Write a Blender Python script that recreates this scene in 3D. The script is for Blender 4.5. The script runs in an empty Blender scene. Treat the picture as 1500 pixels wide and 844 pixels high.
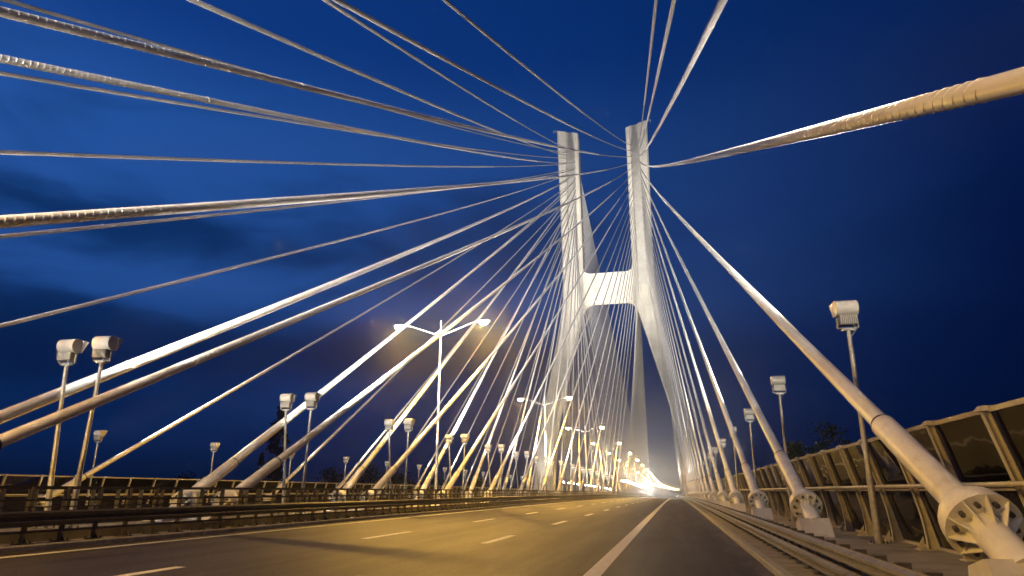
import bpy, bmesh, math, random
from math import radians, sin, cos, pi, sqrt, atan2
from mathutils import Vector, Matrix

random.seed(7)
scn = bpy.context.scene
col = scn.collection

# ------------------------------------------------------------------ camera
cam_d = bpy.data.cameras.new('camera')
cam_d.sensor_width = 36.0
cam_d.lens = 36.0 * 970 / 1500
cam_d.clip_start = 0.1
cam_d.clip_end = 9000
cam = bpy.data.objects.new('camera', cam_d)
col.objects.link(cam)
cam.location = (0, 0, 1.6)
cam.rotation_euler = (radians(90 + 17.0), 0, radians(13.25))
scn.camera = cam

# ------------------------------------------------------------------ exposure and sampling
scn.view_settings.view_transform = 'Standard'
scn.view_settings.look = 'None'
scn.view_settings.exposure = 0.0
scn.view_settings.gamma = 1.0
scn.cycles.use_denoising = True
scn.cycles.use_adaptive_sampling = False
scn.cycles.max_bounces = 5
scn.cycles.diffuse_bounces = 2
scn.cycles.glossy_bounces = 3
scn.cycles.transmission_bounces = 4
scn.cycles.transparent_max_bounces = 16
scn.cycles.sample_clamp_indirect = 6.0
scn.cycles.use_light_tree = True
scn.cycles.caustics_reflective = False
scn.cycles.caustics_refractive = False

# light powers (W) and colours
FLOOD_W = 2600.0
BEAM_W = 62000.0
FLOOD_COL = (1.0, 0.91, 0.78)
LAMP_W = 9600.0
BOWL_W = 4200.0
LAMP_COL = (1.0, 0.54, 0.075)
CLOUD_SEED = 2.3
FOOT_W = 5000.0
UNDER_W = 60000.0
HAZE = 0.00068

# ------------------------------------------------------------------ dusk sky
world = bpy.data.worlds.new('World')
scn.world = world
world.use_nodes = True
wn, wl = world.node_tree.nodes, world.node_tree.links
wn.clear()


def N(nodes, typ, **kw):
    n = nodes.new(typ)
    for k, v in kw.items():
        setattr(n, k, v)
    return n


def math_node(nodes, links, op, a, b=None, c=None, clamp=False):
    n = nodes.new('ShaderNodeMath')
    n.operation = op
    n.use_clamp = clamp
    for i, v in enumerate((a, b, c)):
        if v is None:
            continue
        if isinstance(v, (int, float)):
            n.inputs[i].default_value = v
        else:
            links.new(v, n.inputs[i])
    return n.outputs[0]


def ramp(nodes, links, fac, stops, interp='EASE'):
    n = nodes.new('ShaderNodeValToRGB')
    cr = n.color_ramp
    cr.interpolation = interp
    while len(cr.elements) > 1:
        cr.elements.remove(cr.elements[-1])
    cr.elements[0].position = stops[0][0]
    cr.elements[0].color = (*stops[0][1], 1)
    for p, c in stops[1:]:
        e = cr.elements.new(p)
        e.color = (*c, 1)
    links.new(fac, n.inputs[0])
    return n.outputs[0]


def mix_col(nodes, links, fac, a, b, blend='MIX'):
    n = nodes.new('ShaderNodeMix')
    n.data_type = 'RGBA'
    n.blend_type = blend
    for i, v in ((0, fac), (6, a), (7, b)):
        if isinstance(v, (int, float)):
            n.inputs[i].default_value = v
        elif isinstance(v, tuple):
            n.inputs[i].default_value = (*v, 1)
        else:
            links.new(v, n.inputs[i])
    return n.outputs[2]


w_out = N(wn, 'ShaderNodeOutputWorld')
w_bg = N(wn, 'ShaderNodeBackground')
w_bg.inputs["Strength"].default_value = 0.9
wl.new(w_bg.outputs[0], w_out.inputs[0])
tc = N(wn, 'ShaderNodeTexCoord')
sep = N(wn, 'ShaderNodeSeparateXYZ')
wl.new(tc.outputs['Generated'], sep.inputs[0])
zz = math_node(wn, wl, 'MAXIMUM', sep.outputs[2], 0.0)
# afterglow side of the sky (left of the road) and night side (right)
side = math_node(wn, wl, 'MULTIPLY_ADD', sep.outputs[0], -0.85, math_node(wn, wl, 'MULTIPLY_ADD', sep.outputs[1], 0.30, 0.12))
side = math_node(wn, wl, 'MULTIPLY_ADD', side, 1.12, -0.02, clamp=True)
glow_side = ramp(wn, wl, zz, [(0.0, (0.0006, 0.018, 0.098)), (0.16, (0.002, 0.032, 0.165)), (0.28, (0.020, 0.098, 0.38)),
                              (0.46, (0.018, 0.100, 0.40)), (0.60, (0.003, 0.048, 0.265)), (0.8, (0.003, 0.030, 0.19)), (1.0, (0.002, 0.02, 0.15))])
night_side = ramp(wn, wl, zz, [(0.0, (0.0002, 0.0042, 0.031)), (0.2, (0.0003, 0.006, 0.046)), (0.4, (0.0008, 0.010, 0.072)),
                               (0.6, (0.001, 0.015, 0.095)), (1.0, (0.0015, 0.015, 0.10))])
sky = mix_col(wn, wl, side, night_side, glow_side)
# soft cloud bands
az = math_node(wn, wl, 'ARCTAN2', sep.outputs[0], sep.outputs[1])
cmb = N(wn, 'ShaderNodeCombineXYZ')
wl.new(math_node(wn, wl, 'MULTIPLY', az, 2.1), cmb.inputs[0])
wl.new(math_node(wn, wl, 'MULTIPLY', zz, 7.0), cmb.inputs[1])
cmb.inputs[2].default_value = CLOUD_SEED
nz = N(wn, 'ShaderNodeTexNoise')
nz.inputs['Scale'].default_value = 1.15
nz.inputs['Detail'].default_value = 7
nz.inputs['Roughness'].default_value = 0.55
nz.inputs['Distortion'].default_value = 0.5
wl.new(cmb.outputs[0], nz.inputs['Vector'])
bands = ramp(wn, wl, zz, [(0.0, (0.35,) * 3), (0.10, (0.50,) * 3), (0.18, (0.80,) * 3), (0.265, (0.30,) * 3), (0.335, (0.74,) * 3), (0.42, (0.30,) * 3), (0.55, (0.12,) * 3), (1.0, (0.1,) * 3)])
leftness = ramp(wn, wl, side, [(0.25, (0.0,) * 3), (0.85, (1,) * 3)])
cv = math_node(wn, wl, 'ADD', nz.outputs[0], math_node(wn, wl, 'MULTIPLY_ADD', bands, 0.42, -0.20))
cl = ramp(wn, wl, cv, [(0.44, (0, 0, 0)), (0.70, (1, 1, 1))])
cl = math_node(wn, wl, 'MULTIPLY', cl, math_node(wn, wl, 'MULTIPLY_ADD', leftness, 0.78, 0.20))
dark = mix_col(wn, wl, 1.0, sky, (0.05, 0.26, 0.31), 'MULTIPLY')
sky = mix_col(wn, wl, cl, sky, dark)
# paler dusk cloud between the banks
cl2 = ramp(wn, wl, cv, [(0.30, (1, 1, 1)), (0.46, (0, 0, 0))])
low = ramp(wn, wl, zz, [(0.0, (0.3,) * 3), (0.27, (1,) * 3), (0.40, (0.35,) * 3), (0.5, (0.0,) * 3)])
cl2 = math_node(wn, wl, 'MULTIPLY', cl2, math_node(wn, wl, 'MULTIPLY', math_node(wn, wl, 'MULTIPLY', leftness, low), 0.45))
sky = mix_col(wn, wl, cl2, sky, (0.050, 0.115, 0.36))
wl.new(sky, w_bg.inputs['Color'])

# ------------------------------------------------------------------ bridge geometry (metres; X across, Y along the road, Z up)
XM = -16.65                     # middle of the bridge
TY = 210.0                      # pylon centre
TF = 207.0                      # front face of the pylon legs
KR, KL = 1.85, -14.55           # kerbs of the near carriageway
Y0, Y1 = -70.0, 1050.0


def dz(y):                      # crest curve of the deck
    if y < 520:
        return -y * y / 60000.0
    return -520 * 520 / 60000.0 - (y - 520) * 0.0185


def dx(y):                      # the road bends to the right far beyond the bridge
    return 1.7e-4 * (y - 560) ** 2 if y > 560 else 0.0


def cz(x):                      # crossfall: both carriageways fall outward
    if x > XM:
        return -0.0185 * x
    return -0.0185 * (2 * XM - x)


def P(x, y, z):
    return Vector((x + dx(y), y, z + dz(y)))


# ------------------------------------------------------------------ materials
def new_mat(name):
    m = bpy.data.materials.new(name)
    m.use_nodes = True
    nt = m.node_tree
    b = nt.nodes['Principled BSDF']
    return m, nt.nodes, nt.links, b


def surf(name, c, rough=0.5, metal=0.0, var=0.12, scale=3.0, bump=0.0, bump_scale=40.0, spec=0.5, grime=None, detail=5):
    m, nd, lk, b = new_mat(name)
    t = N(nd, 'ShaderNodeTexCoord')
    no = N(nd, 'ShaderNodeTexNoise')
    no.inputs['Scale'].default_value = scale
    no.inputs['Detail'].default_value = detail
    no.inputs['Roughness'].default_value = 0.62
    lk.new(t.outputs['Object'], no.inputs['Vector'])
    lo = tuple(v * (1 - var) for v in c)
    hi = tuple(min(1, v * (1 + var)) for v in c)
    cc = ramp(nd, lk, no.outputs[0], [(0.3, lo), (0.7, hi)])
    if grime:
        n2 = N(nd, 'ShaderNodeTexNoise')
        n2.inputs['Scale'].default_value = grime[1]
        n2.inputs['Detail'].default_value = 6
        n2.inputs['Roughness'].default_value = 0.7
        lk.new(t.outputs['Object'], n2.inputs['Vector'])
        f = ramp(nd, lk, n2.outputs[0], [(0.5, (0, 0, 0)), (0.72, (grime[2],) * 3)])
        cc = mix_col(nd, lk, f, cc, grime[0])
    lk.new(cc, b.inputs['Base Color'])
    rr = math_node(nd, lk, 'MULTIPLY_ADD', no.outputs[0], 0.25, rough - 0.125)
    lk.new(rr, b.inputs['Roughness'])
    b.inputs['Metallic'].default_value = metal
    b.inputs['Specular IOR Level'].default_value = spec
    if bump:
        nb = N(nd, 'ShaderNodeTexNoise')
        nb.inputs['Scale'].default_value = bump_scale
        nb.inputs['Detail'].default_value = 4
        lk.new(t.outputs['Object'], nb.inputs['Vector'])
        bp = N(nd, 'ShaderNodeBump')
        bp.inputs['Strength'].default_value = bump
        bp.inputs['Distance'].default_value = 0.02
        lk.new(nb.outputs[0], bp.inputs['Height'])
        lk.new(bp.outputs[0], b.inputs['Normal'])
    return m


def emit(name, c, s):
    m, nd, lk, b = new_mat(name)
    b.inputs['Base Color'].default_value = (0.8, 0.8, 0.8, 1)
    b.inputs['Emission Color'].default_value = (*c, 1)
    b.inputs['Emission Strength'].default_value = s
    m.cycles.emission_sampling = 'NONE'
    return m


def asphalt(name, x_dirt):
    m, nd, lk, b = new_mat(name)
    t = N(nd, 'ShaderNodeTexCoord')
    sp = N(nd, 'ShaderNodeSeparateXYZ')
    lk.new(t.outputs['Object'], sp.inputs[0])
    fine = N(nd, 'ShaderNodeTexNoise')
    fine.inputs['Scale'].default_value = 55
    fine.inputs['Detail'].default_value = 3
    lk.new(t.outputs['Object'], fine.inputs['Vector'])
    mpn = N(nd, 'ShaderNodeMapping')
    mpn.inputs['Scale'].default_value = (1.1, 0.06, 1)
    lk.new(t.outputs['Object'], mpn.inputs[0])
    streak = N(nd, 'ShaderNodeTexNoise')
    streak.inputs['Scale'].default_value = 1.0
    streak.inputs['Detail'].default_value = 6
    streak.inputs['Roughness'].default_value = 0.65
    lk.new(mpn.outputs[0], streak.inputs['Vector'])
    big = N(nd, 'ShaderNodeTexNoise')
    big.inputs['Scale'].default_value = 0.35
    big.inputs['Detail'].default_value = 5
    lk.new(t.outputs['Object'], big.inputs['Vector'])
    base = ramp(nd, lk, fine.outputs[0], [(0.3, (0.018, 0.015, 0.009)), (0.7, (0.070, 0.056, 0.031))], 'LINEAR')
    s1 = ramp(nd, lk, streak.outputs[0], [(0.3, (0.72,) * 3), (0.7, (1.25,) * 3)])
    base = mix_col(nd, lk, 1.0, base, s1, 'MULTIPLY')
    s2 = ramp(nd, lk, big.outputs[0], [(0.35, (0.85,) * 3), (0.68, (1.15,) * 3)])
    base = mix_col(nd, lk, 1.0, base, s2, 'MULTIPLY')
    mid = N(nd, 'ShaderNodeTexNoise')
    mid.inputs['Scale'].default_value = 11
    mid.inputs['Detail'].default_value = 6
    mid.inputs['Roughness'].default_value = 0.8
    lk.new(t.outputs['Object'], mid.inputs['Vector'])
    s3 = ramp(nd, lk, mid.outputs[0], [(0.40, (0.55,) * 3), (0.60, (1.48,) * 3)], 'LINEAR')
    base = mix_col(nd, lk, 1.0, base, s3, 'MULTIPLY')
    # wheel tracks: slightly polished and paler, one pair per lane
    tr = math_node(nd, lk, 'SINE', math_node(nd, lk, 'MULTIPLY', sp.outputs[0], 2 * pi / 1.87))
    trk = math_node(nd, lk, 'MULTIPLY_ADD', tr, 0.09, 1.0)
    tc2 = N(nd, 'ShaderNodeCombineXYZ')
    for i in range(3):
        lk.new(trk, tc2.inputs[i])
    base = mix_col(nd, lk, 1.0, base, tc2.outputs[0], 'MULTIPLY')
    # grit gathered along the kerb
    d = math_node(nd, lk, 'ABSOLUTE', math_node(nd, lk, 'SUBTRACT', sp.outputs[0], x_dirt))
    nd1 = N(nd, 'ShaderNodeTexNoise')
    nd1.inputs['Scale'].default_value = 2.2
    nd1.inputs['Detail'].default_value = 7
    nd1.inputs['Roughness'].default_value = 0.7
    mp2 = N(nd, 'ShaderNodeMapping')
    mp2.inputs['Scale'].default_value = (1.2, 0.28, 1)
    lk.new(t.outputs['Object'], mp2.inputs[0])
    lk.new(mp2.outputs[0], nd1.inputs['Vector'])
    e = math_node(nd, lk, 'MULTIPLY_ADD', nd1.outputs[0], 1.9, -0.62)
    f = math_node(nd, lk, 'SUBTRACT', e, math_node(nd, lk, 'MULTIPLY', d, 0.72))
    f = math_node(nd, lk, 'MULTIPLY', f, 1.6, clamp=True)
    base = mix_col(nd, lk, math_node(nd, lk, 'MULTIPLY', f, 0.75), base, (0.19, 0.17, 0.14))
    lk.new(base, b.inputs['Base Color'])
    lk.new(math_node(nd, lk, 'MULTIPLY_ADD', streak.outputs[0], -0.22, 0.70), b.inputs['Roughness'])
    b.inputs['Specular IOR Level'].default_value = 0.27
    vb = N(nd, 'ShaderNodeTexVoronoi')
    vb.inputs['Scale'].default_value = 70
    lk.new(t.outputs['Object'], vb.inputs['Vector'])
    bp = N(nd, 'ShaderNodeBump')
    bp.inputs['Strength'].default_value = 0.45
    bp.inputs['Distance'].default_value = 0.008
    lk.new(vb.outputs['Distance'], bp.inputs['Height'])
    lk.new(bp.outputs[0], b.inputs['Normal'])
    return m


def paint_mark():
    m, nd, lk, b = new_mat('road_paint')
    t = N(nd, 'ShaderNodeTexCoord')
    n1 = N(nd, 'ShaderNodeTexNoise')
    n1.inputs['Scale'].default_value = 9
    n1.inputs['Detail'].default_value = 8
    n1.inputs['Roughness'].default_value = 0.75
    lk.new(t.outputs['Object'], n1.inputs['Vector'])
    c = ramp(nd, lk, n1.outputs[0], [(0.30, (0.13, 0.12, 0.10)), (0.42, (0.62, 0.61, 0.57)), (0.7, (0.80, 0.79, 0.75))], 'LINEAR')
    lk.new(c, b.inputs['Base Color'])
    b.inputs['Roughness'].default_value = 0.6
    return m


def pylon_mat():
    m, nd, lk, b = new_mat('pale_concrete')
    t = N(nd, 'ShaderNodeTexCoord')
    mpn = N(nd, 'ShaderNodeMapping')
    mpn.inputs['Scale'].default_value = (0.8, 0.8, 0.06)
    lk.new(t.outputs['Object'], mpn.inputs[0])
    s = N(nd, 'ShaderNodeTexNoise')
    s.inputs['Scale'].default_value = 1.0
    s.inputs['Detail'].default_value = 6
    s.inputs['Roughness'].default_value = 0.65
    lk.new(mpn.outputs[0], s.inputs['Vector'])
    g = N(nd, 'ShaderNodeTexNoise')
    g.inputs['Scale'].default_value = 0.25
    g.inputs['Detail'].default_value = 8
    lk.new(t.outputs['Object'], g.inputs['Vector'])
    c = ramp(nd, lk, s.outputs[0], [(0.3, (0.50, 0.49, 0.45)), (0.7, (0.68, 0.66, 0.61))])
    c2 = ramp(nd, lk, g.outputs[0], [(0.3, (0.88,) * 3), (0.7, (1.05,) * 3)])
    c = mix_col(nd, lk, 1.0, c, c2, 'MULTIPLY')
    # pour joints every four metres
    sp = N(nd, 'ShaderNodeSeparateXYZ')
    lk.new(t.outputs['Object'], sp.inputs[0])
    fr = math_node(nd, lk, 'FRACT', math_node(nd, lk, 'MULTIPLY', sp.outputs[2], 0.25))
    ln = math_node(nd, lk, 'LESS_THAN', fr, 0.022)
    c = mix_col(nd, lk, math_node(nd, lk, 'MULTIPLY', ln, 0.38), c, (0.30, 0.29, 0.27))
    lk.new(c, b.inputs['Base Color'])
    b.inputs['Roughness'].default_value = 0.75
    return m


def duct_mat():
    m, nd, lk, b = new_mat('white_cable_sheath')
    t = N(nd, 'ShaderNodeTexCoord')
    n1 = N(nd, 'ShaderNodeTexNoise')
    n1.inputs['Scale'].default_value = 1.6
    n1.inputs['Detail'].default_value = 6
    n1.inputs['Roughness'].default_value = 0.7
    lk.new(t.outputs['Object'], n1.inputs['Vector'])
    c = ramp(nd, lk, n1.outputs[0], [(0.3, (0.66, 0.65, 0.63)), (0.62, (0.74, 0.735, 0.72))])
    lk.new(c, b.inputs['Base Color'])
    b.inputs['Roughness'].default_value = 0.38
    return m


def pane_mat():
    m, nd, lk, b = new_mat('tinted_acrylic')
    nd.remove(b)
    out = nd['Material Output']
    t = N(nd, 'ShaderNodeTexCoord')
    sp = N(nd, 'ShaderNodeSeparateXYZ')
    lk.new(t.outputs['Object'], sp.inputs[0])
    fr = math_node(nd, lk, 'FRACT', math_node(nd, lk, 'MULTIPLY', sp.outputs[2], 22.0))
    ln = math_node(nd, lk, 'LESS_THAN', fr, 0.10)
    tr = N(nd, 'ShaderNodeBsdfTransparent')
    tr.inputs[0].default_value = (0.56, 0.55, 0.60, 1)
    gl = N(nd, 'ShaderNodeBsdfGlossy')
    gl.inputs['Roughness'].default_value = 0.05
    gl.inputs[0].default_value = (0.9, 0.9, 0.9, 1)
    no = N(nd, 'ShaderNodeTexNoise')
    no.inputs['Scale'].default_value = 0.9
    lk.new(t.outputs['Object'], no.inputs['Vector'])
    bp = N(nd, 'ShaderNodeBump')
    bp.inputs['Strength'].default_value = 0.22
    bp.inputs['Distance'].default_value = 0.10
    lk.new(no.outputs[0], bp.inputs['Height'])
    lk.new(bp.outputs[0], gl.inputs['Normal'])
    fn = N(nd, 'ShaderNodeFresnel')
    fn.inputs[0].default_value = 1.42
    df = N(nd, 'ShaderNodeBsdfDiffuse')
    df.inputs[0].default_value = (0.018, 0.018, 0.024, 1)
    dirt = N(nd, 'ShaderNodeTexNoise')
    dirt.inputs['Scale'].default_value = 2.0
    dirt.inputs['Detail'].default_value = 7
    lk.new(t.outputs['Object'], dirt.inputs['Vector'])
    m0 = N(nd, 'ShaderNodeMixShader')
    lk.new(math_node(nd, lk, 'ADD', math_node(nd, lk, 'MULTIPLY', dirt.outputs[0], 0.34),
                     math_node(nd, lk, 'MULTIPLY', ln, 0.35), clamp=True), m0.inputs[0])
    lk.new(tr.outputs[0], m0.inputs[1]); lk.new(df.outputs[0], m0.inputs[2])
    m1 = N(nd, 'ShaderNodeMixShader')
    lk.new(fn.outputs[0], m1.inputs[0])
    lk.new(m0.outputs[0], m1.inputs[1]); lk.new(gl.outputs[0], m1.inputs[2])
    lk.new(m1.outputs[0], out.inputs[0])
    return m


M = {
    'pylon': pylon_mat(),
    'duct': duct_mat(),
    'asphalt': asphalt('asphalt', KR),
    'asphalt2': asphalt('asphalt_worn', KL),
    'paint': paint_mark(),
    'pane': pane_mat(),
    'strip': surf('grey_concrete', (0.46, 0.455, 0.44), 0.8, var=0.14, scale=0.5),
    'white': surf('white_paint', (0.72, 0.71, 0.68), 0.42, var=0.06, scale=4, grime=((0.36, 0.31, 0.25), 2.3, 0.35)),
    'ped': surf('pale_painted_steel', (0.58, 0.565, 0.54), 0.5, var=0.10, scale=3, grime=((0.30, 0.27, 0.22), 1.7, 0.5)),
    'lampbox': surf('cream_enamel', (0.56, 0.545, 0.50), 0.4, var=0.05, scale=5),
    'steel': surf('galvanised_steel', (0.42, 0.42, 0.41), 0.5, metal=0.35, var=0.22, scale=9, grime=((0.20, 0.17, 0.13), 2.5, 0.6)),
    'barrier': surf('shade_darkened_steel', (0.075, 0.066, 0.055), 0.5, metal=0.3, var=0.22, scale=7, grime=((0.04, 0.03, 0.02), 2.5, 0.6)),  # galvanised steel; the shade under overhead lamps is put into this dark brown
    'railsteel': surf('guard_rail_steel', (0.27, 0.26, 0.24), 0.45, metal=0.45, var=0.20, scale=6, grime=((0.10, 0.08, 0.06), 1.6, 0.7)),
    'olive': surf('olive_coated_steel', (0.24, 0.215, 0.15), 0.5, var=0.15, scale=5, grime=((0.10, 0.08, 0.05), 2.0, 0.6)),
    'post': surf('beige_coated_steel', (0.50, 0.47, 0.40), 0.45, var=0.12, scale=5, grime=((0.20, 0.17, 0.12), 2.0, 0.6)),
    'dark': surf('black_rubber', (0.02, 0.02, 0.02), 0.6),
    'bolt': surf('dark_bolt_steel', (0.10, 0.10, 0.10), 0.45, metal=0.5),
    'concrete': surf('walkway_concrete', (0.25, 0.235, 0.21), 0.85, var=0.24, scale=1.2, bump=0.35, bump_scale=30, grime=((0.13, 0.115, 0.09), 0.8, 0.75)),
    'kerb': surf('kerb_granite', (0.34, 0.325, 0.29), 0.75, var=0.25, scale=6, bump=0.3, bump_scale=60, grime=((0.15, 0.13, 0.10), 1.5, 0.7)),
    'deck': surf('deck_concrete', (0.33, 0.32, 0.30), 0.85, var=0.12, scale=0.6),
    'ground': surf('meadow_ground', (0.05, 0.06, 0.03), 0.95, var=0.4, scale=0.05, detail=8),
    'river': surf('river_water', (0.01, 0.016, 0.02), 0.12, var=0.2, scale=0.2, bump=0.2, bump_scale=0.8),
    'leaf': surf('dark_foliage', (0.034, 0.048, 0.018), 0.8, var=0.45, scale=0.7),
    'leaf2': surf('poplar_foliage', (0.030, 0.040, 0.018), 0.8, var=0.45, scale=0.7),
    'bark': surf('bark', (0.09, 0.07, 0.05), 0.9, var=0.3, scale=2),
    'bulb': emit('sodium_glow', (1.0, 0.68, 0.28), 320.0),
    'lens': emit('floodlight_glow', (1.0, 0.93, 0.82), 110.0),
    'headlight': emit('headlight_glow', (1.0, 0.97, 0.9), 400.0),
    'car': surf('dark_car_paint', (0.03, 0.035, 0.05), 0.3, var=0.05),
    'tyre': surf('tyre_rubber', (0.02, 0.02, 0.02), 0.8),
    'glass': surf('car_glass', (0.01, 0.012, 0.015), 0.08, var=0.05),
}


# ------------------------------------------------------------------ mesh helpers
class MB:
    def __init__(self):
        self.v, self.f = [], []

    def add(self, vs, fs):
        o = len(self.v)
        self.v += [tuple(p) for p in vs]
        self.f += [tuple(i + o for i in f) for f in fs]

    def box(self, c, s, rot=None):
        pts = []
        for a in (-1, 1):
            for b in (-1, 1):
                for d in (-1, 1):
                    p = Vector((a * s[0] / 2, b * s[1] / 2, d * s[2] / 2))
                    if rot is not None:
                        p = rot @ p
                    pts.append(p + Vector(c))
        self.add(pts, [(0, 1, 3, 2), (4, 6, 7, 5), (0, 4, 5, 1), (2, 3, 7, 6), (0, 2, 6, 4), (1, 5, 7, 3)])
        return self

    def tube(self, pts, radii, n=10, caps=True):
        pts = [Vector(p) for p in pts]
        if not isinstance(radii, (list, tuple)):
            radii = [radii] * len(pts)
        vs, fs = [], []
        ref = None
        for i, p in enumerate(pts):
            d = (pts[min(i + 1, len(pts) - 1)] - pts[max(i - 1, 0)])
            if d.length < 1e-9:
                d = pts[-1] - pts[0]
            d.normalize()
            if ref is None:
                up = Vector((0, 0, 1)) if abs(d.z) < 0.95 else Vector((1, 0, 0))
                ref = d.cross(up).normalized()
            a = (ref - d * ref.dot(d)).normalized()
            ref = a
            b = d.cross(a)
            for k in range(n):
                t = 2 * pi * k / n
                vs.append(p + (a * cos(t) + b * sin(t)) * radii[i])
        for i in range(len(pts) - 1):
            for k in range(n):
                k2 = (k + 1) % n
                fs.append((i * n + k, i * n + k2, (i + 1) * n + k2, (i + 1) * n + k))
        if caps:
            fs.append(tuple(range(n - 1, -1, -1)))
            o = (len(pts) - 1) * n
            fs.append(tuple(range(o, o + n)))
        self.add(vs, fs)
        return self

    def prism(self, poly, vec):
        n = len(poly)
        vec = Vector(vec)
        a = [Vector(p) for p in poly]
        self.add(a + [p + vec for p in a],
                 [tuple(range(n - 1, -1, -1)), tuple(range(n, 2 * n))] +
                 [(i, (i + 1) % n, n + (i + 1) % n, n + i) for i in range(n)])
        return self

    def sweep(self, sec, ya, yb, step=5.0, caps=True):
        """closed X-Z section carried along the deck"""
        n = max(1, int(math.ceil((yb - ya) / step)))
        m = len(sec)
        vs, fs = [], []
        for i in range(n + 1):
            y = ya + (yb - ya) * i / n
            for x, z in sec:
                vs.append(P(x, y, z))
        for i in range(n):
            for k in range(m):
                k2 = (k + 1) % m
                fs.append((i * m + k, i * m + k2, (i + 1) * m + k2, (i + 1) * m + k))
        if caps:
            fs.append(tuple(range(m - 1, -1, -1)))
            fs.append(tuple(range(n * m, n * m + m)))
        self.add(vs, fs)
        return self

    def mesh(self, name, mat, smooth=False):
        me = bpy.data.meshes.new(name)
        me.from_pydata(self.v, [], self.f)
        bm = bmesh.new()
        bm.from_mesh(me)
        bmesh.ops.recalc_face_normals(bm, faces=bm.faces)
        if smooth:
            for f in bm.faces:
                f.smooth = len(f.verts) <= 4
            for e in bm.edges:
                if len(e.link_faces) == 2 and e.calc_face_angle(0) > radians(38):
                    e.smooth = False
        bm.to_mesh(me)
        bm.free()
        me.materials.append(mat)
        return me

    def build(self, name, mat, parent=None, smooth=False, origin=None):
        if origin is not None:
            o_ = Vector(origin)
            self.v = [tuple(Vector(p) - o_) for p in self.v]
        return put(self.mesh(name, mat, smooth), name, parent, origin if parent is None else None)


def put(me, name, parent=None, loc=None, rot=None):
    o = bpy.data.objects.new(name, me)
    col.objects.link(o)
    if parent is not None:
        o.parent = parent
    if loc is not None:
        o.location = loc
    if rot is not None:
        o.rotation_euler = rot
    return o


def thing(name, loc, label, cat, group=None, rz=0.0):
    o = bpy.data.objects.new(name, None)
    o.empty_display_size = 0.3
    col.objects.link(o)
    o.location = loc
    o.rotation_euler = (0, 0, rz)
    o['label'] = label
    o['category'] = cat
    if group:
        o['group'] = group
    return o


def dup(o, loc, label, group=None, rz=None):
    r = o.copy()
    col.objects.link(r)
    r.location = loc
    if rz is not None:
        r.rotation_euler = (0, 0, rz)
    r['label'] = label
    if group:
        r['group'] = group
    for ch in o.children:
        if ch.type == 'LIGHT':
            continue
        c = ch.copy()
        col.objects.link(c)
        c.parent = r
        for g in ch.children:
            d = g.copy()
            col.objects.link(d)
            d.parent = c
    return r


def structure(o):
    o['kind'] = 'structure'
    return o


ORD = ['zeroth', 'first', 'second', 'third', 'fourth', 'fifth', 'sixth', 'seventh', 'eighth', 'ninth', 'tenth', 'eleventh',
       'twelfth', 'thirteenth', 'fourteenth', 'fifteenth', 'sixteenth', 'seventeenth', 'eighteenth', 'nineteenth', 'twentieth']


def strip_mesh(x0, x1, ya, yb, lift, step=5.0, nx=1):
    mb = MB()
    n = max(1, int(math.ceil((yb - ya) / step)))
    vs, fs = [], []
    for i in range(n + 1):
        y = ya + (yb - ya) * i / n
        for k in range(nx + 1):
            x = x0 + (x1 - x0) * k / nx
            vs.append(P(x, y, cz(x) + lift))
    w = nx + 1
    for i in range(n):
        for k in range(nx):
            fs.append((i * w + k, i * w + k + 1, (i + 1) * w + k + 1, (i + 1) * w + k))
    mb.add(vs, fs)
    return mb


# ------------------------------------------------------------------ terrain
mb = MB()
S = 6000
mb.add([(-S, -S, -17), (S, -S, -17), (S, S, -17), (-S, S, -17)], [(0, 1, 2, 3)])
structure(mb.build('ground', M['ground']))
mb = MB()
mb.add([(-S, 120, -16.9), (S, 60, -16.9), (S, 205, -16.9), (-S, 265, -16.9)], [(0, 1, 2, 3)])
structure(mb.build('river', M['river']))

# ------------------------------------------------------------------ carriageways
road = structure(strip_mesh(KL, KR, Y0, Y1, 0.0, 5.0, 6).build('road', M['asphalt']))
road2 = structure(strip_mesh(2 * XM - KR, 2 * XM - KL, Y0, Y1, 0.0, 5.0, 6).build('opposite_road', M['asphalt2']))
LIFT = 0.005
strip_mesh(-1.83, -1.50, Y0, Y1, LIFT).build('shoulder_line', M['paint'], road)
strip_mesh(-13.93, -13.68, Y0, Y1, LIFT).build('edge_line', M['paint'], road)
strip_mesh(2 * XM + 1.50, 2 * XM + 1.83, Y0, Y1, LIFT).build('shoulder_line', M['paint'], road2)
strip_mesh(2 * XM + 13.68, 2 * XM + 13.93, Y0, Y1, LIFT).build('edge_line', M['paint'], road2)
for x in (-5.62, -9.48):
    k = -2
    while True:
        y = 20.2 + 12 * k
        if y > 420:
            break
        strip_mesh(x - 0.12, x + 0.12, y, y + 3.9, LIFT).build('lane_dash', M['paint'], road)
        if y < 300:
            strip_mesh(2 * XM - x - 0.12, 2 * XM - x + 0.12, y, y + 3.9, LIFT).build('lane_dash', M['paint'], road2)
        k += 1
# joints in the surfacing of the hard shoulder
for y in (17.6, 46.0):
    strip_mesh(-1.48, KR - 0.02, y, y + 0.035, 0.003).build('joint_seal', M['dark'], road)

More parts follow.
